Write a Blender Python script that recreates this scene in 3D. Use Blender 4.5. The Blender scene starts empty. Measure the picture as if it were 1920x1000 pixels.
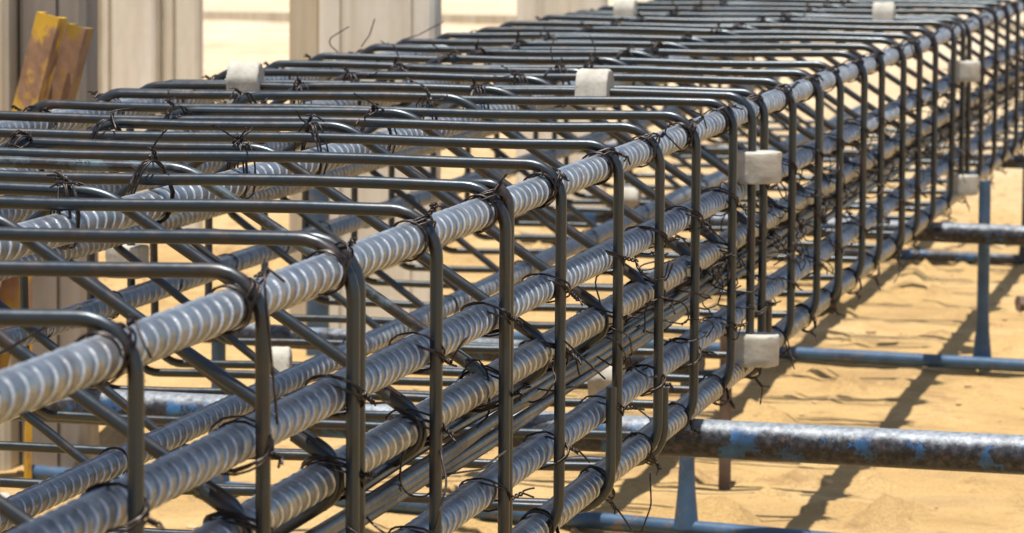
import bpy, math, random
from mathutils import Vector, Matrix, noise
random.seed(7)
C = bpy.context.scene
COL = C.collection
LIFT = 0.442                      # cage coordinates have the top right bar at z = 0; the ground is lifted to 0 at the end
G = -LIFT

# ------------------------------------------------------------------ camera
cd = bpy.data.cameras.new('camera'); cam = bpy.data.objects.new('camera', cd); COL.objects.link(cam)
R_ = Vector((0.98014732, 0.19816561, 0.00645184)); U_ = Vector((-0.02505204, 0.09149894, 0.99549)); F_ = Vector((-0.19668155, 0.97588848, -0.09464689))
M = Matrix((R_, U_, -F_)).transposed().to_4x4(); M.translation = Vector((0.52808609, -1.71949828, 0.21073537 + LIFT))
cam.matrix_world = M
cd.sensor_width = 36.0; cd.lens = 7689.0 / 1920 * 36
cd.clip_start = 0.05; cd.clip_end = 2000
cd.dof.use_dof = True; cd.dof.focus_distance = 2.72; cd.dof.aperture_fstop = 32.0
C.camera = cam

# ------------------------------------------------------------------ sky, sun, exposure
SUN = Vector((-0.012, -0.13, 0.97)).normalized()
el = math.asin(SUN.z); az = math.atan2(SUN.x, SUN.y)
w = bpy.data.worlds.new('World'); C.world = w; w.use_nodes = True
nt = w.node_tree; bg = nt.nodes['Background']; sk = nt.nodes.new('ShaderNodeTexSky')
sk.sky_type = 'NISHITA'; sk.sun_disc = False; sk.sun_elevation = el; sk.sun_rotation = az
nt.links.new(sk.outputs[0], bg.inputs[0]); bg.inputs[1].default_value = 0.10
sd = bpy.data.lights.new('sun', 'SUN'); so = bpy.data.objects.new('sun', sd); COL.objects.link(so)
sd.energy = 5.0; sd.angle = math.radians(0.53); sd.color = (1, 0.975, 0.93)
so.rotation_euler = SUN.to_track_quat('Z', 'Y').to_euler(); so.location = (0, 0, 8)
C.view_settings.view_transform = 'Standard'; C.view_settings.look = 'None'
C.view_settings.exposure = 0.5; C.view_settings.gamma = 1
C.render.resolution_x = 1024; C.render.resolution_y = 533

# ------------------------------------------------------------------ materials
class NT:
    def __init__(s, name):
        s.m = bpy.data.materials.new(name); s.m.use_nodes = True; s.t = s.m.node_tree
        s.b = s.t.nodes['Principled BSDF']
    def n(s, kind, **kw):
        x = s.t.nodes.new(kind)
        for k, v in kw.items(): setattr(x, k, v)
        return x
    def l(s, a, b): s.t.links.new(a, b)
    def coord(s, scale=(1, 1, 1)):
        c = s.n('ShaderNodeTexCoord'); mp = s.n('ShaderNodeMapping'); mp.inputs['Scale'].default_value = scale
        s.l(c.outputs['Object'], mp.inputs[0]); return mp.outputs[0]
    def noise(s, vec, scale, detail=4, rough=0.55):
        x = s.n('ShaderNodeTexNoise'); x.inputs['Scale'].default_value = scale; x.inputs['Detail'].default_value = detail
        x.inputs['Roughness'].default_value = rough; s.l(vec, x.inputs['Vector']); return x.outputs['Fac']
    def ramp(s, fac, stops):
        r = s.n('ShaderNodeValToRGB'); e = r.color_ramp.elements
        while len(e) < len(stops): e.new(0.5)
        for q, (p, c) in zip(e, stops):
            q.position = p; q.color = (*c, 1) if len(c) == 3 else c
        s.l(fac, r.inputs[0]); return r.outputs[0]
    def mix(s, fac, a, b):
        x = s.n('ShaderNodeMix', data_type='RGBA')
        s.l(fac, x.inputs[0])
        for v, i in ((a, 6), (b, 7)):
            if isinstance(v, tuple): x.inputs[i].default_value = (*v, 1)
            else: s.l(v, x.inputs[i])
        return x.outputs[2]
    def bump(s, h, strength, dist):
        b = s.n('ShaderNodeBump'); b.inputs['Strength'].default_value = strength; b.inputs['Distance'].default_value = dist
        s.l(h, b.inputs['Height']); s.l(b.outputs[0], s.b.inputs['Normal'])
    def set(s, **kw):
        for k, v in kw.items():
            i = s.b.inputs[k.replace('_', ' ')]
            if hasattr(v, 'is_linked'): s.l(v, i)
            elif isinstance(v, tuple): i.default_value = (*v, 1)
            else: i.default_value = v
g1 = lambda v: (v, v, v)

def mat_bar():
    k = NT('ribbed_steel'); v = k.coord(); 
    base = k.ramp(k.noise(v, 60, 5), [(0.3, (0.105, 0.125, 0.147)), (0.5, (0.185, 0.207, 0.228)), (0.72, (0.33, 0.335, 0.335))])
    rust = k.ramp(k.noise(v, 22, 6, 0.7), [(0.55, (0, 0, 0)), (0.69, (0.8, 0.8, 0.8))])
    c = k.mix(rust, base, k.ramp(k.noise(v, 140, 3), [(0.35, (0.10, 0.06, 0.04)), (0.65, (0.20, 0.13, 0.085))]))
    sc = k.ramp(k.noise(v, 420, 2), [(0.62, (0, 0, 0)), (0.72, (0.8, 0.8, 0.8))])
    c = k.mix(sc, c, (0.17, 0.16, 0.155))
    at = k.n('ShaderNodeAttribute'); at.attribute_name = 'crest'      # rib crests lighter than the valleys
    cm = k.n('ShaderNodeMath', operation='MULTIPLY'); k.l(at.outputs['Fac'], cm.inputs[0]); k.l(k.ramp(k.noise(v, 130, 4), [(0.3, g1(0.35)), (0.6, g1(1.0))]), cm.inputs[1])
    c = k.mix(cm.outputs[0], c, k.ramp(k.noise(v, 300, 3), [(0.3, (0.50, 0.51, 0.51)), (0.7, (0.84, 0.84, 0.83))]))
    k.set(Base_Color=c, Metallic=0.56, Roughness=k.ramp(k.noise(v, 90, 3), [(0.3, g1(0.25)), (0.7, g1(0.40))]))
    k.bump(k.noise(v, 500, 4), 0.35, 0.0008); return k.m
def mat_stirrup(name='plain_bar_steel', a=(0.014, 0.0185, 0.0225), b=(0.0155, 0.0175, 0.0195)):
    k = NT(name); v = k.coord()
    c = k.ramp(k.noise(v, 30, 6, 0.68), [(0.3, a), (0.48, b), (0.57, (0.022, 0.015, 0.011)), (0.72, (0.055, 0.029, 0.018))])
    k.set(Base_Color=c, Metallic=0.0, Roughness=k.ramp(k.noise(v, 120, 3), [(0.3, g1(0.28)), (0.7, g1(0.40))])); k.b.inputs['Specular IOR Level'].default_value = 0.70; k.b.inputs['Specular Tint'].default_value = (0.86, 0.96, 1.0, 1)
    k.bump(k.noise(k.coord(), 260, 3), 0.12, 0.0005); return k.m
def mat_wire():
    k = NT('tie_wire_steel'); v = k.coord()
    c = k.ramp(k.noise(v, 150, 3), [(0.35, (0.016, 0.011, 0.010)), (0.58, (0.035, 0.023, 0.017)), (0.72, (0.17, 0.145, 0.12))])
    k.set(Base_Color=c, Metallic=0.5, Roughness=0.4); return k.m
def mat_concrete(name, a, b, spots=0.6):
    k = NT(name); v = k.coord()
    c = k.ramp(k.noise(v, 70, 6, 0.65), [(0.3, a), (0.7, b)])
    pit = k.ramp(k.noise(v, 230, 2), [(0.64, (0, 0, 0)), (0.74, g1(spots))])
    c = k.mix(pit, c, (0.25, 0.22, 0.18))
    k.set(Base_Color=c, Roughness=0.9); k.bump(k.noise(v, 320, 4), 0.45, 0.0006); return k.m
def mat_post(name, stops, sx=45):
    k = NT(name); v = k.coord((1, 1, 0.035))
    c = k.ramp(k.noise(v, sx, 4, 0.6), stops)
    v2 = k.coord((1, 1, 0.4)); d = k.ramp(k.noise(v2, 14, 6, 0.65), [(0.46, (0, 0, 0)), (0.70, g1(0.42))])
    c = k.mix(d, c, (0.42, 0.35, 0.25))
    k.set(Base_Color=c, Roughness=0.85); k.bump(k.noise(v, 90, 3), 0.4, 0.003); return k.m
def mat_pipe(name, highlight_z, blue_amt, rust_amt):
    k = NT(name); v = k.coord()
    base = k.ramp(k.noise(v, 150, 6, 0.75), [(0.40, (0.012, 0.013, 0.017)), (0.53, (0.036, 0.037, 0.044)), (0.62, (0.065, 0.066, 0.075)), (0.74, (0.115, 0.12, 0.135))])
    blue = k.ramp(k.noise(v, 38, 6, 0.72), [(0.62 - blue_amt, (0, 0, 0)), (0.66 - blue_amt, (1, 1, 1))])
    c = k.mix(blue, base, k.ramp(k.noise(v, 60, 3), [(0.3, (0.016, 0.045, 0.10)), (0.7, (0.04, 0.13, 0.29))]))
    rust = k.ramp(k.noise(v, 75, 6, 0.75), [(0.67 - rust_amt, (0, 0, 0)), (0.74 - rust_amt, g1(0.8))])
    c = k.mix(rust, c, k.ramp(k.noise(v, 130, 3), [(0.35, (0.035, 0.02, 0.014)), (0.65, (0.14, 0.07, 0.036))]))
    # pale upper band: sun highlight put into the colour, drawn like bare metal
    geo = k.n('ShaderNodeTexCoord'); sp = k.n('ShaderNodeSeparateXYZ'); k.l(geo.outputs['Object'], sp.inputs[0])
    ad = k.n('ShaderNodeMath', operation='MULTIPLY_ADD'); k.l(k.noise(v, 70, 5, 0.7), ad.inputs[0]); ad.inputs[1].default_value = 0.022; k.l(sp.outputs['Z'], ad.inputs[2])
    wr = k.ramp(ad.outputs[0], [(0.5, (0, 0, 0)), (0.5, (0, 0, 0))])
    mr = k.n('ShaderNodeMapRange'); k.l(ad.outputs[0], mr.inputs[0]); mr.inputs[1].default_value = highlight_z; mr.inputs[2].default_value = highlight_z + 0.006
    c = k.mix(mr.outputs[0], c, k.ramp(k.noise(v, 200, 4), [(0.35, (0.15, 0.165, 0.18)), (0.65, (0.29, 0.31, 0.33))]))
    k.set(Base_Color=c, Metallic=0.25, Roughness=0.5); k.bump(k.noise(v, 240, 5, 0.7), 0.3, 0.001); return k.m
def mat_blue():
    k = NT('blue_painted_steel'); v = k.coord()
    c = k.ramp(k.noise(v, 30, 4), [(0.3, (0.030, 0.060, 0.10)), (0.7, (0.055, 0.115, 0.20))])
    rust = k.ramp(k.noise(v, 55, 6, 0.7), [(0.56, (0, 0, 0)), (0.66, g1(0.85))])
    c = k.mix(rust, c, (0.16, 0.11, 0.08)); k.set(Base_Color=c, Metallic=0.1, Roughness=0.45); k.bump(k.noise(v, 200, 4), 0.3, 0.001); return k.m
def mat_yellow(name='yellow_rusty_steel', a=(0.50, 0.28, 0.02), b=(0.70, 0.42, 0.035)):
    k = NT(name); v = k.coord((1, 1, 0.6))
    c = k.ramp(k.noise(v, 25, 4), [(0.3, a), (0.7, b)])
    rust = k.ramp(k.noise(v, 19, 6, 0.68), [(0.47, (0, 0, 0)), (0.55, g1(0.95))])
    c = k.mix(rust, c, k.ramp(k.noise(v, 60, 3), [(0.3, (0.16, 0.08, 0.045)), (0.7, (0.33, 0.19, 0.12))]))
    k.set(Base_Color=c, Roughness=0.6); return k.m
def mat_sand():
    k = NT('dry_sand'); v = k.coord()
    c = k.ramp(k.noise(v, 3.2, 8, 0.65), [(0.28, (0.46, 0.285, 0.11)), (0.5, (0.61, 0.395, 0.162)), (0.72, (0.71, 0.49, 0.235))])
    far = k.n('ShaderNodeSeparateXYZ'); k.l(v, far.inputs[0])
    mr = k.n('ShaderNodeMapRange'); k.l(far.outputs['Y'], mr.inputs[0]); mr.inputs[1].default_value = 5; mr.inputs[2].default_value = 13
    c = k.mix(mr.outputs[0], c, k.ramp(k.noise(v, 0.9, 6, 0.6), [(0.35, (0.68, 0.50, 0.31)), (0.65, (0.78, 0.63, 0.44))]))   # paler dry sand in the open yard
    sp = k.ramp(k.noise(k.coord((0.7, 1.3, 1)), 21, 6, 0.7), [(0.32, g1(0.8)), (0.46, (0, 0, 0))])
    c = k.mix(sp, c, (0.36, 0.215, 0.095))
    bl = k.ramp(k.noise(k.coord((0.8, 1.5, 1)), 6.5, 5, 0.6), [(0.50, (0, 0, 0)), (0.68, g1(0.55))])
    c = k.mix(bl, c, (0.42, 0.265, 0.125))
    gr = k.ramp(k.noise(v, 300, 2), [(0.3, g1(0.75)), (0.7, g1(1.0))])
    mx = k.n('ShaderNodeMix', data_type='RGBA', blend_type='MULTIPLY'); mx.inputs[0].default_value = 1; k.l(c, mx.inputs[6]); k.l(gr, mx.inputs[7])
    k.set(Base_Color=mx.outputs[2], Roughness=0.95); k.b.inputs['Specular IOR Level'].default_value = 0.15
    k.bump(k.noise(v, 45, 7, 0.7), 0.9, 0.012); return k.m
def mat_plain(name, col, rough=0.7, metal=0.0):
    k = NT(name); v = k.coord()
    c = k.ramp(k.noise(v, 40, 4), [(0.3, tuple(x * 0.75 for x in col)), (0.7, tuple(min(1, x * 1.2) for x in col))])
    k.set(Base_Color=c, Roughness=rough, Metallic=metal); k.bump(k.noise(v, 150, 4), 0.3, 0.001); return k.m

MB, MS, MW = mat_bar(), mat_stirrup(), mat_wire()
MTEAL = mat_stirrup('fresh_teal_grey_steel', (0.07, 0.10, 0.108), (0.08, 0.105, 0.11))
MC = mat_concrete('spacer_concrete', (0.34, 0.31, 0.25), (0.51, 0.475, 0.40))
MPIPE = mat_pipe('pipe_paint_with_highlight', 0.0178, 0.085, 0.075); MPIPE2 = mat_pipe('grey_blue_pipe_paint', 0.0165, 0.06, 0.0)
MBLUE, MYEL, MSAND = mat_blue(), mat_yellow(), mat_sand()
MYEL_SHADED = mat_yellow('yellow_rusty_steel_shaded', (0.25, 0.14, 0.01), (0.36, 0.22, 0.02))  # darker copy of the yellow: shade on the bracket side put into the colour
MINK = mat_plain('black_ink', (0.02, 0.02, 0.022), 0.5); MRUST = mat_plain('rusty_brown_steel', (0.16, 0.105, 0.075), 0.7, 0.2)

# ------------------------------------------------------------------ mesh helpers
class MBld:
    def __init__(s): s.v = []; s.f = []
    def sweep(s, pts, r, n=8, closed=False, cap=True):
        pts = [Vector(p) for p in pts]; N = len(pts); rr = r if isinstance(r, (list, tuple)) else [r] * N
        tang = []
        for i in range(N):
            a = pts[(i - 1) % N] if (closed or i > 0) else pts[i]; b = pts[(i + 1) % N] if (closed or i < N - 1) else pts[i]
            t = b - a
            tang.append(t.normalized() if t.length > 1e-9 else Vector((0, 0, 1)))
        t0 = tang[0]; ref = Vector((0, 1, 0)) if abs(t0.y) < 0.8 else Vector((1, 0, 0))
        nr = (ref - t0 * ref.dot(t0)).normalized(); base = len(s.v)
        for i in range(N):
            if i:
                nr = nr - tang[i] * nr.dot(tang[i])
                nr = nr.normalized() if nr.length > 1e-6 else tang[i].orthogonal().normalized()
            bn = tang[i].cross(nr)
            for j in range(n):
                a = 2 * math.pi * j / n; s.v.append(pts[i] + (nr * math.cos(a) + bn * math.sin(a)) * rr[i])
        M_ = N if closed else N - 1
        for i in range(M_):
            a = base + i * n; b = base + ((i + 1) % N) * n
            for j in range(n): s.f.append((a + j, a + (j + 1) % n, b + (j + 1) % n, b + j))
        if cap and not closed:
            s.f.append(tuple(base + j for j in reversed(range(n)))); s.f.append(tuple(base + (N - 1) * n + j for j in range(n)))
    def prism(s, outline, axis_fn, h0, h1, bev=0.0, shrink=0.9):
        """outline (a,b) loop lofted along h with slightly drawn in ends"""
        n = len(outline); base = len(s.v); ca = sum(p[0] for p in outline) / n; cb = sum(p[1] for p in outline) / n
        rings = [(h0, shrink), (h0 + bev, 1.0), (h1 - bev, 1.0), (h1, shrink)] if bev else [(h0, 1.0), (h1, 1.0)]
        for h, k in rings:
            for a, b in outline: s.v.append(Vector(axis_fn(ca + (a - ca) * k, cb + (b - cb) * k, h)))
        for i in range(len(rings) - 1):
            for j in range(n):
                a = base + i * n; b = a + n; s.f.append((a + j, a + (j + 1) % n, b + (j + 1) % n, b + j))
        s.f.append(tuple(base + j for j in reversed(range(n)))); s.f.append(tuple(base + (len(rings) - 1) * n + j for j in range(n)))
    def build(s, name, m, parent=None, smooth=True, angle=None):
        me = bpy.data.meshes.new(name); me.from_pydata([tuple(v) for v in s.v], [], s.f); me.update()
        import bmesh
        bm = bmesh.new(); bm.from_mesh(me); bmesh.ops.recalc_face_normals(bm, faces=bm.faces); bm.to_mesh(me); bm.free()
        if smooth:
            for p in me.polygons: p.use_smooth = True
            if angle: me.set_sharp_from_angle(angle=math.radians(angle))
        me.materials.append(m); o = bpy.data.objects.new(name, me); COL.objects.link(o)
        if parent: o.parent = parent; o.location = -parent.location
        return o
def tag(o, label=None, cat=None, group=None, kind=None):
    for k, v in (('label', label), ('category', cat), ('group', group), ('kind', kind)):
        if v: o[k] = v
    return o
def empty(name, loc, *a, **kw):
    o = bpy.data.objects.new(name, None); COL.objects.link(o); o.location = loc; o.empty_display_size = 0.05
    return tag(o, *a, **kw)
def rounded(pts, rad, closed=True, seg=6):
    """fillet the corners of a polyline of Vectors"""
    out = []; n = len(pts)
    for i, p in enumerate(pts):
        if not closed and i in (0, n - 1): out.append(p.copy()); continue
        a, b = pts[(i - 1) % n], pts[(i + 1) % n]; r = rad[i] if isinstance(rad, (list, tuple)) else rad
        u, v = (a - p).normalized(), (b - p).normalized(); th = u.angle(v); d = r / math.tan(th / 2)
        d = min(d, (a - p).length * 0.49, (b - p).length * 0.49); r = d * math.tan(th / 2)
        c = p + (u + v).normalized() * (r / math.sin(th / 2)); s0 = p + u * d - c; s1 = p + v * d - c
        for k in range(seg + 1):
            t = k / seg; q = s0.lerp(s1, t).normalized() * r; out.append(c + q)
    return out
def densify(pts, step, closed):
    out = []; n = len(pts)
    for i in range(n if closed else n - 1):
        a, b = pts[i], pts[(i + 1) % n]; k = max(1, int((b - a).length / step))
        for j in range(k): out.append(a.lerp(b, j / k))
    if not closed: out.append(pts[-1])
    return out

# ------------------------------------------------------------------ setting: ground
def axis(lo, hi, a, b, step, grow):
    xs = [a]
    while xs[-1] < b: xs.append(xs[-1] + step)
    d = step; 
    while xs[-1] < hi: d *= grow; xs.append(xs[-1] + d)
    d = step
    while xs[0] > lo: d *= grow; xs.insert(0, xs[0] - d)
    return xs
gx = axis(-420, 420, -2.2, 1.2, 0.018, 1.12); gy = axis(-60, 900, 1.0, 7.0, 0.022, 1.10)
gv = []
for y in gy:
    for x in gx:
        d = max(0.0, min(1.0, 1.6 - (abs(x) + abs(y)) * 0.02))
        h = noise.fractal(Vector((x * 1.1, y * 1.1, 3)), 1.0, 2.0, 3) * 0.012
        near = 1.0 if (-3 < x < 2 and 0.5 < y < 9) else 0.0
        if near:
            h += noise.fractal(Vector((x * 9, y * 9, 1)), 0.8, 2.1, 4) * 0.0048
            q = noise.noise(Vector((x * 17 + 5, y * 17, 8)))
            if q > 0.28: h += (q - 0.28) * 0.06
        gv.append((x, y, G - 0.004 + h * d))
nx = len(gx); gf = [(j * nx + i, j * nx + i + 1, (j + 1) * nx + i + 1, (j + 1) * nx + i) for j in range(len(gy) - 1) for i in range(nx - 1)]
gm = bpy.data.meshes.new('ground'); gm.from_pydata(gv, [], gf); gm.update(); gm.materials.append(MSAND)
for p in gm.polygons: p.use_smooth = True
ground = bpy.data.objects.new('ground', gm); COL.objects.link(ground); tag(ground, 'dry orange tan sand of the building site under the cage', 'ground', kind='structure')
def ground_z(x, y):
    return G - 0.004 + noise.fractal(Vector((x * 1.1, y * 1.1, 3)), 1.0, 2.0, 3) * 0.012
# loose clods and pebbles: one uncountable scatter
pb = MBld(); rnd = random.Random(3)
for i in range(1300):
    x = rnd.uniform(-1.6, 0.9); y = rnd.uniform(1.4, 7.5); r = rnd.choice([0.002, 0.002, 0.003, 0.003, 0.003, 0.004, 0.004, 0.006]) * rnd.uniform(0.7, 1.3)
    z = ground_z(x, y) + r * 0.3; base = len(pb.v); sq = rnd.uniform(0.5, 0.8); ph = rnd.uniform(0, 6.28)
    for zz, rr in ((-0.6, 0.8), (0.25, 1.0), (0.85, 0.55)):
        for j in range(6):
            a = ph + j * math.pi / 3; k = r * rr * rnd.uniform(0.75, 1.2); pb.v.append(Vector((x + math.cos(a) * k * 1.25, y + math.sin(a) * k, z + zz * r * sq)))
    for q in range(2):
        for j in range(6):
            a = base + q * 6; pb.f.append((a + j, a + (j + 1) % 6, a + 6 + (j + 1) % 6, a + 6 + j))
    pb.f.append(tuple(base + 12 + j for j in range(6)))
tag(pb.build('gravel', mat_plain('clod_brown', (0.52, 0.345, 0.17), 0.95), None, True, 50), 'small clods and pebbles strewn over the sand', 'gravel', kind='stuff')

# ------------------------------------------------------------------ background posts
def post(name, x0, x1, y, depth, top, m, label, cat, grooves=(), yaw=0.0, group=None):
    """upright post: outline in plan with V grooves cut in its front, chamfered arrises"""
    c = 0.006; pts = [(x0, y + c), (x0 + c, y)]
    for gx0, gx1, dd in grooves: pts += [(gx0, y), (gx0 + (gx1 - gx0) * 0.25, y + dd), (gx1 - (gx1 - gx0) * 0.25, y + dd), (gx1, y)]
    pts += [(x1 - c, y), (x1, y + c), (x1, y + depth), (x0, y + depth)]
    b = MBld(); cx = (x0 + x1) / 2; b.prism([(px - cx, py - y) for px, py in pts], lambda a, q, h: (a, q, h), 0, top - G + 0.02, 0.0)
    o = b.build(name, m, None, False); o.location = (cx, y, G - 0.02); o.rotation_euler.z = yaw
    return tag(o, label, cat, group)
PALE = [(0.30, (0.50, 0.44, 0.33)), (0.42, (0.69, 0.64, 0.53)), (0.56, (0.77, 0.73, 0.635)), (0.70, (0.85, 0.825, 0.755))]
TAN = [(0.3, (0.44, 0.36, 0.24)), (0.6, (0.58, 0.51, 0.38)), (0.8, (0.66, 0.61, 0.50))]
DARK = [(0.3, (0.20, 0.165, 0.13)), (0.6, (0.30, 0.26, 0.215)), (0.8, (0.36, 0.34, 0.31))]
MP1, MP2, MP3 = mat_post('pale_formwork', PALE, 17), mat_post('tan_board', TAN), mat_post('dark_board', DARK, 30)
GRP = 'pale posts standing behind the cage'
post('formwork_post', -1.679, -1.541, 5.31, 0.06, 1.1, MP1, 'pale grey post with a fluted left half, just right of the yellow bracket', 'post',
     [(-1.668, -1.656, 0.012), (-1.646, -1.634, 0.014), (-1.626, -1.618, 0.010)], 0, GRP)
post('formwork_post', -1.535, -1.470, 5.345, 0.035, 1.1, MP1, 'narrow tan post joined to the right of the fluted pale post', 'post', [(-1.535 + .018, -1.535 + .026, 0.01)], 0, GRP)
post('timber_post', -0.903, -0.856, 3.80, 0.06, 0.9, MP2, 'narrow brownish tan post at the left edge of the wide middle post', 'post', (), 0, GRP)
post('formwork_post', -0.853, -0.690, 3.77, 0.05, 0.9, MP1, 'wide pale grey post with stained face, middle of the background row', 'post', [(-0.823, -0.816, 0.008), (-0.722, -0.716, 0.007)], 0, GRP)
post('formwork_post', -1.043, -0.870, 6.10, 0.05, 1.0, MP1, 'pale post farthest right in the background, top of the cage across its foot', 'post', [(-1.005, -0.93, 0.012)], 0, GRP)
post('timber_post', -0.985, -0.908, 2.59, 0.07, 0.9, MP2, 'tan board upright at the left edge of the picture', 'post', (), 0, GRP)
post('timber_post', -0.905, -0.829, 2.62, 0.05, 0.9, MP3, 'shaded grey brown board upright behind the yellow bracket', 'post', [(-0.862, -0.857, 0.006)], 0, GRP)
b = MBld(); b.sweep([(-0.835, 3.70, G - 0.01), (-0.835, 3.70, -0.13)], 0.016, 14)
tag(b.build('prop_post', MBLUE, None, True, 40), 'slim blue painted prop standing in front of the wide pale post', 'prop', None)
# yellow bracket: a channel leaning to the left
def channel(name, p0, p1, wx, dy, t, m, label, cat):
    d = (p1 - p0); L = d.length; z = d.normalized(); x = Vector((1, 0, 0)); x = (x - z * x.dot(z)).normalized(); y = z.cross(x)
    out = [(-wx / 2, 0), (wx / 2, 0), (wx / 2, dy), (wx / 2 - t, dy), (wx / 2 - t, t), (-wx / 2 + t, t), (-wx / 2 + t, dy), (-wx / 2, dy)]
    b = MBld(); b.prism(out, lambda a, q, h: x * a + y * q + z * h, 0, L)
    o = b.build(name, m, None, False); o.location = p0; return tag(o, label, cat)
channel('yellow_bracket', Vector((-0.962, 2.48, G)), Vector((-0.832, 2.50, 0.060)), 0.026, 0.03, 0.004, MYEL, 'yellow rusted steel channel leaning left against the boards at upper left', 'bracket')
channel('yellow_bracket', Vector((-0.938, 2.52, G)), Vector((-0.813, 2.54, 0.047)), 0.022, 0.03, 0.004, MYEL_SHADED, 'side of the yellow channel as a separate darker piece, its shade painted in', 'bracket')  # side face of the same channel, built apart in the shade-toned yellow
b = MBld(); b.sweep([(-0.847, 2.47, G), (-0.845, 2.47, -0.17)], 0.0045, 4)
tag(b.build('yellow_bar', MYEL, None, False), 'thin upright yellow bar low at the left, seen through the cage', 'bar')
# plank lying far back
b = MBld(); b.prism([(-0.03, 0), (0.03, 0), (0.03, 0.05), (-0.03, 0.05)], lambda a, q, h: (h, a, q), -7.5, 3.0, 0.01)
o = b.build('timber_plank', MP2, None, False); o.location = (0, 16.3, ground_z(0, 16.3) - 0.01); tag(o, 'long weathered plank lying on the far sand behind the posts', 'plank')

# ------------------------------------------------------------------ trestles
def trestle(y0, slope, x0, x1, ztop, rp, rl, legs, rail_y, rail, label, mp, ml, group='pipe trestles under the cage', up=None, mlegs=None, bottoms=None):
    """top pipe, legs with flared feet and a foot rail lying on the sand"""
    Y = lambda x: y0 + slope * x
    root = empty('pipe_trestle', ((x0 + x1) / 2, Y((x0 + x1) / 2), G), label, 'trestle', group)
    zr = G + rl
    if rp:
        b = MBld(); n = 40
        b.sweep([(x0 + (x1 - x0) * i / n, Y(x0 + (x1 - x0) * i / n), ztop - rp) for i in range(n + 1)], rp, 28)
        # the pipe mesh sits at its own axis so that the painted highlight follows its upper side
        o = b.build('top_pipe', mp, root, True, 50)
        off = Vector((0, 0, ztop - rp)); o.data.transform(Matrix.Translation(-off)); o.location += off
    for i, x in enumerate(legs):
        zt = (up[i] if up else None) or (ztop - rp * 1.2 if rp else ztop)
        b = MBld(); prof = [(zr, 1.5), (zr + 0.018, 1.3), (zr + 0.04, 1.05), (zr + 0.065, 0.92), (zt, 0.88)]
        yy = Y(x) + (rp + rl if up and up[i] else 0); b.sweep([(x, yy, z) for z, k in prof], [rl * k for z, k in prof], 16)
        b.build('leg', (mlegs[i] if mlegs else ml), root, True, 50)
    if rail:
        b = MBld(); b.sweep([(rail[0] + (rail[1] - rail[0]) * i / 20, Y(rail[0] + (rail[1] - rail[0]) * i / 20), zr) for i in range(21)], rl, 16)
        o = b.build('foot_rail', ml, root, True, 50)
        off = Vector((0, 0, zr)); o.data.transform(Matrix.Translation(-off)); o.location += off
    return root
ZE = -0.2307 - 0.0112
trestle(1.664, -0.13, -0.95, 0.95, ZE, 0.0163, 0.010, (-0.72, 0.88), 0, (-0.85, 0.93), 'trestle nearest the camera: thick scaffold pipe rusty and blue, a silver sun highlight painted along its top, under the cage', MPIPE, MBLUE)
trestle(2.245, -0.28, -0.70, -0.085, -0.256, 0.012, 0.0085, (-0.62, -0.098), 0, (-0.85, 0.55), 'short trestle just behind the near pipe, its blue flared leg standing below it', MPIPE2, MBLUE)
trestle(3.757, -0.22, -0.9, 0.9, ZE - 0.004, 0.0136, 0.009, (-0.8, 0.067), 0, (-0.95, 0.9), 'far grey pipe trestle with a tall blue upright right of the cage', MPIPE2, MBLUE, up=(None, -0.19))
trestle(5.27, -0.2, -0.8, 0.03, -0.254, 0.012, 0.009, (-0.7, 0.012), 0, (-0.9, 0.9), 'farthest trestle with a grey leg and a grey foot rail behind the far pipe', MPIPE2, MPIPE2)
b = MBld(); b.sweep([(-0.112, 2.626, G - 0.01), (-0.112, 2.626, -0.252)], 0.0068, 12)
tag(b.build('prop_post', MRUST, None, True, 50), 'thin brown rusty prop under the cage, right of the blue flared leg', 'prop')
# tie rod with end plate and hanging loop at the right edge
root = empty('tie_rod', (0.10, 4.52, G + 0.02), 'rusty threaded tie rod with end nut lying on the sand at the right edge', 'rod')
b = MBld(); b.sweep([(0.062, 4.50, G + 0.012), (0.35, 4.62, G + 0.014)], 0.0045, 10); b.build('rod', MRUST, root, True, 50)
b = MBld(); b.sweep([(0.058, 4.498, G + 0.013), (0.066, 4.502, G + 0.013)], 0.013, 6); b.sweep([(0.062, 4.497, G + 0.020), (0.060, 4.492, G + 0.008), (0.062, 4.49, G + 0.002), (0.068, 4.492, G + 0.004), (0.068, 4.497, G + 0.014)], 0.0025, 6); b.build('nut', MRUST, root, True, 40)

# ------------------------------------------------------------------ the rebar cage
W, H = 0.5616, 0.2307
OX, OZ, RS, RB = 0.0152, 0.0172, 0.0039, 0.0098
XL = -(W - OX)                               # axis of the left hand bars
XLL = -W                                     # left legs of the hoops
cage = empty('rebar_cage', (-W / 2, 0.0, ZE), 'long rectangular cage of ribbed steel bars tied to bent stirrups, lying on the pipe trestles', 'rebar cage')
YS = [-0.40, -0.206, -0.006, 0.207, 0.401, 0.6, 0.799, 0.997, 1.215, 1.405, 1.588, 1.788, 1.982, 2.177, 2.381, 2.56, 2.78, 2.967, 3.199, 3.389, 3.587, 3.846, 4.075, 4.298, 4.533, 4.755, 4.95, 5.15, 5.35, 5.56, 5.77, 5.98]
K0 = 2                                       # index of the first stirrup in view
SP = [1.905, 3.985]                          # two extra stirrups that carry the concrete spacers

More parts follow.
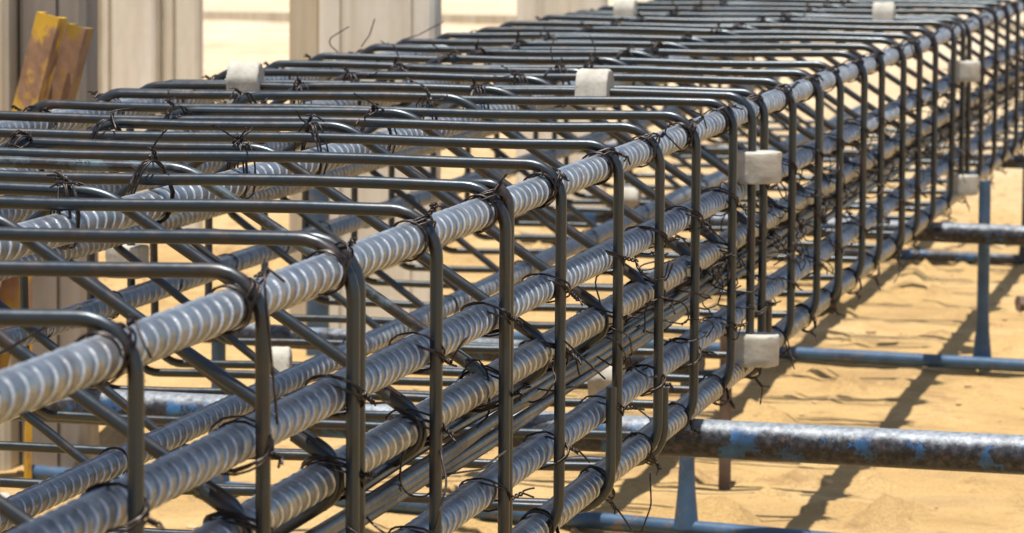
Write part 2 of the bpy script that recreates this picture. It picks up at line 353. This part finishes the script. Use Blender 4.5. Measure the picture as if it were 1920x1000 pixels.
def ribbed_mesh(name, y0, y1, pitch, seed):
    rd = random.Random(seed); n = 28; v = []; f = []; cr = []; per = 7; prof = [0, 0.0, 0.0, 1.0, 0.95, 0.0, 0.0]; pos = [0, 0.36, 0.70, 0.765, 0.845, 0.91, 0.96]; nr = int((y1 - y0) / pitch); rows = 0
    skew = 0.46
    for i in range(nr):
        jh = rd.uniform(0.85, 1.1)
        for q in range(per):
            yb = y0 + (i + pos[q]) * pitch
            wob = 0.0012 * math.sin(yb * 3.1 + seed) + 0.0007 * math.sin(yb * 9.7 + 2 * seed)
            for j in range(n):
                a = 2 * math.pi * j / n; cres = (max(0.0, abs(math.cos(a)) - 0.22) / 0.78) ** 0.6
                h = prof[q] * 0.00115 * cres * jh
                lon = 0.0007 if abs(math.cos(a)) < 0.12 else 0.0
                sgn = 1 if math.cos(a) >= 0 else -1
                y = yb + skew * RB * math.sin(a) + (0 if sgn > 0 else 0.5 * pitch * min(1.0, abs(math.cos(a)) * 4))
                r = RB - 0.0003 + h + lon
                cr.append(min(1.0, prof[q] * cres + (0.6 if lon else 0))); v.append((r * math.cos(a) + wob, y, r * math.sin(a) + 0.6 * wob))
            rows += 1
    for i in range(rows - 1):
        for j in range(n):
            a = i * n; f.append((a + j, a + (j + 1) % n, a + n + (j + 1) % n, a + n + j))
    f.append(tuple(range(n))); f.append(tuple((rows - 1) * n + j for j in reversed(range(n))))
    me = bpy.data.meshes.new(name); me.from_pydata(v, [], f); me.update()
    for p in me.polygons: p.use_smooth = True
    me.set_sharp_from_angle(angle=math.radians(26))
    ca = me.attributes.new('crest', 'FLOAT', 'POINT'); ca.data.foreach_set('value', cr)
    me.materials.append(MB); return me
rib = [ribbed_mesh('longitudinal_bar', -0.6, 6.15, 0.0184, 1), ribbed_mesh('longitudinal_bar', -0.62, 6.12, 0.0163, 5)]
RIGHT = [(0, 0), (0, -0.0676), (-0.004, -0.1128), (0, -0.1784), (0, -0.2307)]
TOP = [(-0.215, 0), (-0.372, 0), (XL, 0)]
BOT = [(-0.2, -0.2307), (-0.369, -0.2307)]
LEFT = [(XL, -0.0676), (XL, -0.1128), (XL, -0.1735), (XL, -0.2307)]
for i, (x, z) in enumerate(RIGHT + TOP + BOT + LEFT):
    o = bpy.data.objects.new('longitudinal_bar', rib[0 if i in (0, 2, 5) else 1 if i % 3 else 0]); COL.objects.link(o)
    o.parent = cage; o.location = Vector((x, 0.013 * ((i * 7) % 5), z)) - cage.location
    if i: o.rotation_euler.y = (0, math.pi, 0.5, 2.7, 0.2)[i % 5] if i > 4 else (0, 0.0, math.pi, 0.12, math.pi)[i]
# thin loose rods bundled between the third and the fourth bar of the side
for i, (xa, za, xb, zb, ya, yb, r) in enumerate([(-0.006, -0.1395, -0.008, -0.147, -0.5, 2.5, 0.0042), (-0.010, -0.1445, -0.005, -0.143, -0.5, 2.35, 0.0036), (-0.004, -0.1505, -0.009, -0.152, -0.4, 2.6, 0.0036), (-0.012, -0.136, -0.010, -0.139, 0.5, 2.9, 0.0036), (-0.004, -0.147, -0.011, -0.133, 0.3, 2.2, 0.0036), (-0.009, -0.157, -0.004, -0.147, 0.7, 2.4, 0.0033),
        (-0.006, -0.136, -0.005, -0.131, 1.9, 5.0, 0.0042), (-0.010, -0.144, -0.009, -0.138, 2.1, 5.3, 0.0038), (-0.012, -0.131, -0.010, -0.126, 2.3, 4.9, 0.0038), (-0.006, -0.150, -0.008, -0.146, 2.6, 5.6, 0.0038)]):
    b = MBld(); n = 30
    b.sweep([(xa + (xb - xa) * t / n + 0.0015 * math.sin(t * 0.7 + i), ya + (yb - ya) * t / n, za + (zb - za) * t / n + 0.0012 * math.sin(t * 0.5 + 2 * i)) for t in range(n + 1)], r, 10)
    tag(b.build('thin_rod', MS, cage, True, 50), 'thin plain rod tied lengthwise inside the side of the cage')

LAPS = {2: ('RT', 0.105, 0.16, 0.0115), 4: ('RT', 0.03, 0.24, 0.010), 6: ('RB', 0.10, 0.09, -0.024), 7: ('RB', 0.08, 0.06, 0.03), 10: ('RB', 0.07, 0.07, 0.04), 13: ('RB', 0.06, 0.08), 16: ('RB', 0.06, 0.08), 0: ('RB', 0.05, 0.1), 9: ('LT', 0.10, 0.1), 14: ('LT', 0.11, 0.1), 8: ('LT', 0.05, 0.08), 11: ('LT', 0.075, 0.1), 17: ('LT', 0.10, 0.1), 12: ('RT', 0.06, 0.1), 19: ('RT', 0.07, 0.1)}
def hoop(y, k, rd, extra=False):
    b = MBld(); j = [rd.uniform(-0.009, 0.009) for _ in range(4)]
    if not extra and k in (3, 4, 5): j = [q * 0.3 for q in j]
    dz = rd.uniform(-0.0012, 0.0012); xr = OX + rd.uniform(-0.0008, 0.0008)
    cs = [Vector((xr, y, OZ + dz)), Vector((xr, y + j[0] * 0.4, -H - OZ)), Vector((XLL, y + j[1], -H - OZ)), Vector((XLL + rd.uniform(-0.004, 0.004), y + j[2], OZ + dz * 0.5))]
    path = densify(rounded(cs, [rd.uniform(0.021, 0.031), rd.uniform(0.034, 0.044), 0.026, rd.uniform(0.02, 0.03)], True, 7), 0.05, True)
    for q in path: q.z += 0.0009 * math.sin(q.x * 21 + k) ; q.y += 0.0010 * math.sin(q.x * 13 + 2 * k)
    b.sweep(path, RS, 12, True)
    lap = LAPS.get(k) if not extra else None
    if lap:
        c, lt, ls = lap[:3]; off = Vector((0, lap[3] if len(lap) > 3 else 0.0078, 0.0004)); X = cs[0].x if c[0] == 'R' else cs[3].x; sx = -1 if c[0] == 'R' else 1
        Z = OZ + dz if c[1] == 'T' else -H - OZ; sz = -1 if c[1] == 'T' else 1
        yy = y if c[0] == 'R' else y + j[2]
        pts = [Vector((X + sx * lt, yy - 0.0006, Z)) + off, Vector((X, yy, Z)) + off, Vector((X, yy, Z + sz * ls)) + off]
        pp = densify(rounded(pts, 0.027, False, 7), 0.03, False); rr = [RS] * len(pp); rr[0] = RS * 0.55; rr[1] = RS * 0.95
        pp.insert(1, pp[0].lerp(pp[1], 0.25)); rr.insert(1, RS)
        b.sweep(pp, rr, 12)
    return b.build('stirrup', MS, cage, True, 60)
def octagon(y, k, rd):
    b = MBld(); dz = 0.0066 + rd.uniform(-0.0012, 0.0012); c = -0.1128; s = rd.uniform(-0.006, 0.006)
    pts = [Vector((-0.196 + s, y, OZ + dz)), Vector((0.0125, y, c)), Vector((-0.196, y, -H - OZ - 0.001)), Vector((-0.378, y + 0.004, -H - OZ - 0.001)), Vector((-W - 0.0, y + 0.004, c)), Vector((-0.380 + s, y + rd.uniform(-0.004, 0.004), OZ + dz))]
    path = densify(rounded(pts, [0.045, 0.016, 0.045, 0.045, 0.016, 0.045], True, 7), 0.04, True)
    for q in path: q.z += 0.0008 * math.sin(q.x * 25 + k)
    b.sweep(path, RS, 12, True)
    # closing lap at the middle bar of the right side: a short tail beside the upper diagonal
    L = rd.uniform(0.045, 0.062); d = (pts[0] - pts[1]).normalized(); e = (pts[2] - pts[1]).normalized(); off = Vector((0.001, -0.0078, 0.0))
    tail = densify(rounded([pts[1] + d * L + off, pts[1] + off, pts[1] + e * 0.05 + off], 0.016, False, 7), 0.02, False)
    b.sweep(tail, RS, 12)
    if k in (1, 2, 3, 5, 6, 8):
        o2 = Vector((0.0035, -0.0145, -0.001)); b.sweep(densify(rounded([pts[1] + d * (L - 0.012) + o2, pts[1] + o2, pts[1] + e * 0.06 + o2], 0.02, False, 7), 0.02, False), RS, 12)
    return b.build('inner_stirrup', MS, cage, True, 60)
rd = random.Random(21); octs = []
for i, y in enumerate(YS):
    k = i - K0; hoop(y, k, rd)
    yo = y + 0.021 + (0.0 if abs(y - 1.588) > 0.05 else 0.055)
    octs.append((k, yo, octagon(yo, k, rd)))
for y in SP: hoop(y, 99, rd, True)

# ink marks rolled on one inner stirrup
def ink(text, x0, y, z, r, parent):
    cu = bpy.data.curves.new('ink', 'FONT'); cu.body = text; cu.size = 0.0042; cu.resolution_u = 3
    t = bpy.data.objects.new('ink', cu); COL.objects.link(t); dg = bpy.context.evaluated_depsgraph_get()
    me = bpy.data.meshes.new_from_object(t.evaluated_get(dg)); bpy.data.objects.remove(t)
    for v in me.vertices:
        a = math.radians(38) + (v.co.y - 0.0015) / r; u = v.co.x
        v.co = (x0 + u, y - math.cos(a) * (r + 0.00012), z + math.sin(a) * (r + 0.00012))
    me.name = 'ink_marking'; me.materials.append(MINK); o = bpy.data.objects.new('ink_marking', me); COL.objects.link(o)
    o.parent = parent; return o
for k, yo, o in octs:
    if k == 4:
        o.data.materials[0] = MTEAL; o['label'] = 'fresher teal grey inner stirrup with black rolled ink marks'
        ink('CB.24.', -0.272, yo, OZ + 0.0066, RS, o); ink('CB.24.', -0.350, yo, OZ + 0.0066, RS, o)

# ------------------------------------------------------------------ tie wires
RWR = 0.0007
def tie(b, P, sdir, out, rd, turns=2, side=1, reach=None, tails=True, wk=1.0, rings=0):
    """loops of thin wire round bar and stirrup. P bar centre, sdir along the stirrup, out outward normal"""
    u = Vector((0, 1, 0)); sdir = sdir.normalized(); out = out.normalized(); reach = reach or (OX + RS)
    lo, hi = -(RB + 0.0022), reach + 0.0014; c = (lo + hi) / 2; h = (hi - lo) / 2
    ang = side * math.radians(rd.uniform(32, 50)); d = u * math.cos(ang) + sdir * math.sin(ang); e = out.cross(d)
    for t in range(rings):
        yo = -0.0052 - 0.0021 * t + rd.uniform(-0.0004, 0.0004); rr = RB + 0.0020; ph = rd.uniform(0, 6.28); tl = rd.uniform(-0.0015, 0.0015)
        b.sweep([P + Vector((math.cos(a) * rr, yo + tl * math.sin(a + ph), math.sin(a) * rr)) for a in [2 * math.pi * i / 18 for i in range(18)]], RWR, 6, True)
    for t in range(turns):
        o = (t - (turns - 1) / 2) * 0.0021 + rd.uniform(-0.0006, 0.0006); pts = []; n = 22; sl = rd.uniform(-0.003, 0.003)
        for i in range(n):
            a = 2 * math.pi * i / n; ca, sa = math.cos(a), math.sin(a)
            sx = math.copysign(abs(ca) ** 0.75, ca); sy = math.copysign(abs(sa) ** 0.75, sa)
            wdt = (0.0150 - 0.0066 * max(0, sy)) * wk; pts.append(P + d * (sx * wdt) + out * (c + sy * h) + e * (o + sl * sx) + Vector((rd.uniform(-1, 1), rd.uniform(-1, 1), rd.uniform(-1, 1))) * 0.0004)
        b.sweep(pts, RWR, 6, True)
    if tails:
        q = P + out * (hi + 0.0005) + d * (0.004 * rd.choice((-1, 1))); dirn = (out * rd.uniform(0.5, 1) + u * rd.uniform(-0.9, 0.5) + Vector((0, 0, rd.uniform(-0.9, 0.35)))).normalized()
        if out.z > 0.95: dirn = (out * rd.uniform(0.3, 0.7) + Vector((rd.uniform(-1, 1), rd.uniform(-1, 0.2), 0))).normalized()
        L = rd.uniform(0.005, 0.009); p1 = dirn.orthogonal().normalized(); p2 = dirn.cross(p1)
        for s in (0, math.pi):
            pts = [q + dirn * (L * i / 9) + (p1 * math.cos(i * 1.1 + s) + p2 * math.sin(i * 1.1 + s)) * 0.0011 for i in range(10)]
            v = (dirn * 0.5 + Vector((0, 0, -0.35 if out.z > 0.6 else 0)) + Vector((rd.uniform(-1, 1), rd.uniform(-1, 1), rd.uniform(-1.2, 0.6)))).normalized(); m_ = rd.choice((0.003, 0.003, 0.004, 0.005, 0.007, 0.011, 0.018))
            w_ = Vector((rd.uniform(-1, 1), rd.uniform(-1, 1), rd.uniform(-1, 0.3))) * 0.15
            pts += [pts[-1] + v * (m_ * t / 4) + w_ * (m_ * (t / 4) ** 2) for t in range(1, 5)]
            b.sweep(pts, RWR, 6)
ties = []; rt = random.Random(5); Zv = Vector((0, 0, 1)); Xv = Vector((1, 0, 0))
for i, y in enumerate(YS):
    k = i - K0
    for n_, (x, z) in enumerate(RIGHT):
        P = Vector((x, y, z))
        if n_ == 0: ties.append((P, dict(sdir=Vector((1, 0, -1)), out=Vector((1, 0, 1)), turns=3, reach=0.0165, wk=0.8, rings=3, side=rt.choice((-1, 1)))))
        elif n_ == 4: ties.append((P, dict(sdir=Vector((1, 0, 1)), out=Vector((1, 0, -1)), turns=3, reach=0.0165, wk=0.85, rings=2, side=rt.choice((-1, 1)))))
        elif n_ == 2: ties.append((P + Vector((0, 0.008, 0)), dict(sdir=Zv, out=Xv, turns=4, reach=OX + 0.006, side=rt.choice((-1, 1)))))
        else: ties.append((P, dict(sdir=Zv, out=Xv, turns=2 if n_ == 3 else 3, side=-1 if rt.random() < 0.75 else 1)))
    for n_, (x, z) in enumerate(TOP):
        if n_ < 2:
            P = Vector((x, y + rt.choice((0.0, 0.018)), z)); ties.append((P, dict(sdir=Xv, out=Zv, turns=4, reach=OZ + 0.010, side=rt.choice((-1, 1)))))
        else: ties.append((Vector((x, y, z)), dict(sdir=Vector((1, 0, 1)), out=Vector((-1, 0, 1)), turns=3, reach=0.0165, side=1)))
    for x, z in BOT: 
        if k % 2 == 0: ties.append((Vector((x, y, z)), dict(sdir=Xv, out=-Zv, turns=2, side=1)))
    for x, z in LEFT[::2]: ties.append((Vector((x, y, z)), dict(sdir=Zv, out=-Xv, turns=2, side=1, tails=False)))
CP = Vector((0.528, -1.72, 0.21))
def rank(t):
    P = t[0]; hide = 0 if (P.x > -0.1 or P.z > -0.01) else 3
    return (P - CP).length + hide + (0.6 if P.y < -0.1 else 0)
ties.sort(key=rank)
for P, kw in ties[:100]:
    b = MBld(); tie(b, P, rd=rt, **kw); b.build('tie_wire', MW, cage, True)
b = MBld()
for P, kw in ties[100:]: tie(b, P, rd=rt, **kw)
# tangles of left-over wire pushed in between the middle bars of the side
def nest(P, n, rad, steps):
    for _ in range(n):
        q = P + Vector((rt.uniform(-1, 0.6), rt.uniform(-1.2, 1.2), rt.uniform(-1, 1))) * rad; v = Vector((rt.uniform(-1, 1), rt.uniform(-1, 1), rt.uniform(-1, 1))).normalized(); pts = []
        for s in range(steps):
            pts.append(q.copy()); v = (v + Vector((rt.uniform(-1, 1), rt.uniform(-1, 1), rt.uniform(-1, 1))) * 0.32 + (P - q) * 11).normalized(); q += v * 0.0042
        b.sweep(pts, RWR, 5)
for i, y in enumerate(YS):
    k = i - K0
    if 0 <= k < 14:
        nest(Vector((0.009, y - 0.003, 0.010)), 1, 0.003, 4); nest(Vector((-0.215, y + 0.01, OZ + 0.008)), 3, 0.006, 7); nest(Vector((-0.372, y + 0.01, OZ + 0.008)), 2, 0.006, 7)
    if k < 1: continue
    m = 1 if k < 5 else 3 if k < 9 else 8
    nest(Vector((0.006, y + 0.005, -0.128)), m, 0.013, 16)
    if k > 6: nest(Vector((0.004, y + 0.02, -0.085)), 3, 0.014, 14); nest(Vector((0.004, y, -0.165)), 3, 0.014, 14)
# a few long loose ends
for pts in ([(0.016, 0.21, 0.024), (0.020, 0.195, 0.012), (0.024, 0.192, -0.02), (0.026, 0.197, -0.055)], [(-0.165, 0.10, 0.012), (-0.12, 0.05, -0.004), (-0.07, 0.012, -0.012), (-0.01, -0.005, 0.022)],
            [(0.0, 3.39, -0.25), (0.006, 3.36, -0.262), (-0.004, 3.30, -0.285)], [(0.01, 1.40, -0.25), (0.012, 1.395, -0.275), (0.006, 1.385, -0.295)], [(0.02, 0.98, -0.10), (0.03, 0.99, -0.112), (0.045, 1.0, -0.128)],
            [(XL, 2.75, 0.02), (XL + 0.012, 2.74, 0.034), (XL + 0.020, 2.73, 0.052)], [(XL + 0.01, 2.6, 0.02), (XL - 0.004, 2.6, 0.032), (XL + 0.022, 2.6, 0.048)], [(XL, 2.95, 0.02), (XL + 0.02, 2.95, 0.026), (XL + 0.05, 2.95, 0.042)],
            [(0.018, 0.795, -0.15), (0.024, 0.75, -0.146), (0.02, 0.71, -0.150), (0.01, 0.66, -0.146)], [(0.018, 0.6, -0.12), (0.026, 0.585, -0.14), (0.022, 0.57, -0.165)]):
    b.sweep(densify(rounded([Vector(p) for p in pts], 0.02, False, 4), 0.01, False), RWR, 6)
tag(b.build('tie_wire', MW, cage, True), kind='stuff')

# ------------------------------------------------------------------ concrete spacers threaded on the stirrups
def arch(wd, ht, n=14):
    r = wd / 2
    if ht >= wd * 0.93 and wd > 0.04: return [(r * math.cos(math.pi * i / n), ht - r + r * math.sin(math.pi * i / n)) for i in range(-4, n + 5)]
    pts = [(r * 1.12, 0), (r * 1.03, ht * 0.25), (r, ht - r)]
    pts += [(r * math.cos(math.pi * i / n), ht - r + r * math.sin(math.pi * i / n)) for i in range(1, n)]
    return pts + [(-r, ht - r), (-r * 1.03, ht * 0.25), (-r * 1.12, 0)]
def spacer(c, axis, up, label, wd=0.033, ht=0.036, ln=0.029, rd=random.Random(9)):
    axis = Vector(axis).normalized(); up = Vector(up); up = (up - axis * up.dot(axis)).normalized(); sd_ = axis.cross(up); b = MBld()
    rnd_ = wd > 0.04; out = [(a * rd.uniform(0.98, 1.02), (q - (0.5 if rnd_ else 0.35) * ht) * rd.uniform(0.98, 1.02)) for a, q in arch(wd, ht)]
    n = len(out); hs = [(-0.5, 0.93), (-0.47, 0.98), (-0.40, 1.0), (-0.2, 1.0), (0.0, 0.99), (0.2, 1.0), (0.40, 1.0), (0.47, 0.98), (0.5, 0.93)]; sv = rd.uniform(0, 50)
    for h, kk in hs:
        for a, q in out:
            p = sd_ * a * kk + up * q * kk + axis * h * ln; d = noise.noise(p * 140 + Vector((sv, 0, 0))) * 0.0008 + noise.noise(p * 420 + Vector((0, sv, 0))) * 0.0006
            b.v.append(p * (1 + d / max(0.006, p.length)) + axis * noise.noise(p * 160 + Vector((0, 0, sv))) * 0.0006)
    for i in range(len(hs) - 1):
        for j in range(n):
            a = i * n; b.f.append((a + j, a + (j + 1) % n, a + n + (j + 1) % n, a + n + j))
    b.f.append(tuple(reversed(range(n)))); b.f.append(tuple((len(hs) - 1) * n + j for j in range(n)))
    o = b.build('concrete_spacer', MC, None, True, 38); o.location = c; return tag(o, label, 'spacer', 'concrete spacers on the stirrups')
y0, y1 = SP; zt = OZ
spacer((-0.452, y0, zt), (1, 0.05, 0), (0, -0.15, 1), 'rough white concrete spacer on top of the cage, nearest the far left edge')
spacer((-0.128, y0, zt), (1, -0.05, 0), (0, 0.1, 1), 'white concrete spacer on top of the cage, nearer the right corner of the close row', ht=0.034)
spacer((OX + 0.005, y0, -0.046), (0, 0, 1), (0.35, -1, 0), 'grey concrete spacer high on the right side of the cage, above the chipped lower one', ln=0.028, ht=0.042, wd=0.044)
spacer((OX + 0.005, y0, -0.210), (0.02, 0, 1), (0.35, -1, 0), 'grey concrete spacer low on the right side, just above the near pipe', ln=0.028, ht=0.042, wd=0.044)
spacer((-0.424, y0, -H - OZ), (1, 0.15, 0), (0.05, 0.2, 1), 'faceted concrete spacer on the cage bottom, seen through the side below the first corner bar', ht=0.042)
spacer((-0.114, y0, -H - OZ), (1, 0, 0), (0, -0.4, 1), 'pale concrete spacer on the cage bottom behind the two doubled side bars', ht=0.040)
spacer((XLL, y0, -0.145), (0, 0, 1), (-1, 0, 0), 'concrete spacer on the left side of the cage, seen through the top bars at left')
spacer((-0.461, y1, zt), (1, 0, 0), (0, 0, 1), 'blurred white spacer far back on the cage top, at the far left edge')
spacer((-0.096, y1, zt), (1, 0, 0), (0, 0, 1), 'blurred white spacer far back on the cage top, near the right corner')
spacer((OX, y1, -0.054), (0, 0, 1), (1, -0.35, 0), 'far spacer high on the right side of the cage near the picture edge', ln=0.028, ht=0.038, wd=0.038)
spacer((OX, y1, -0.212), (0, 0, 1), (1, -0.35, 0), 'far spacer low on the right side, above the blue upright', ln=0.028, ht=0.038, wd=0.038)
spacer((-0.452, y1, -H - OZ), (1, 0, 0), (0, -0.4, 1), 'far concrete spacer on the cage bottom, seen between the side bars')
spacer((-0.398, 1.018, -H - OZ), (1, 0.3, 0), (0, -0.3, 1), 'bright white spacer on the cage bottom at the lower left picture corner', ht=0.036)

# ------------------------------------------------------------------ ground becomes z = 0
for o in COL.objects:
    if o.parent is None and o.type in ('MESH', 'EMPTY'): o.location.z += LIFT
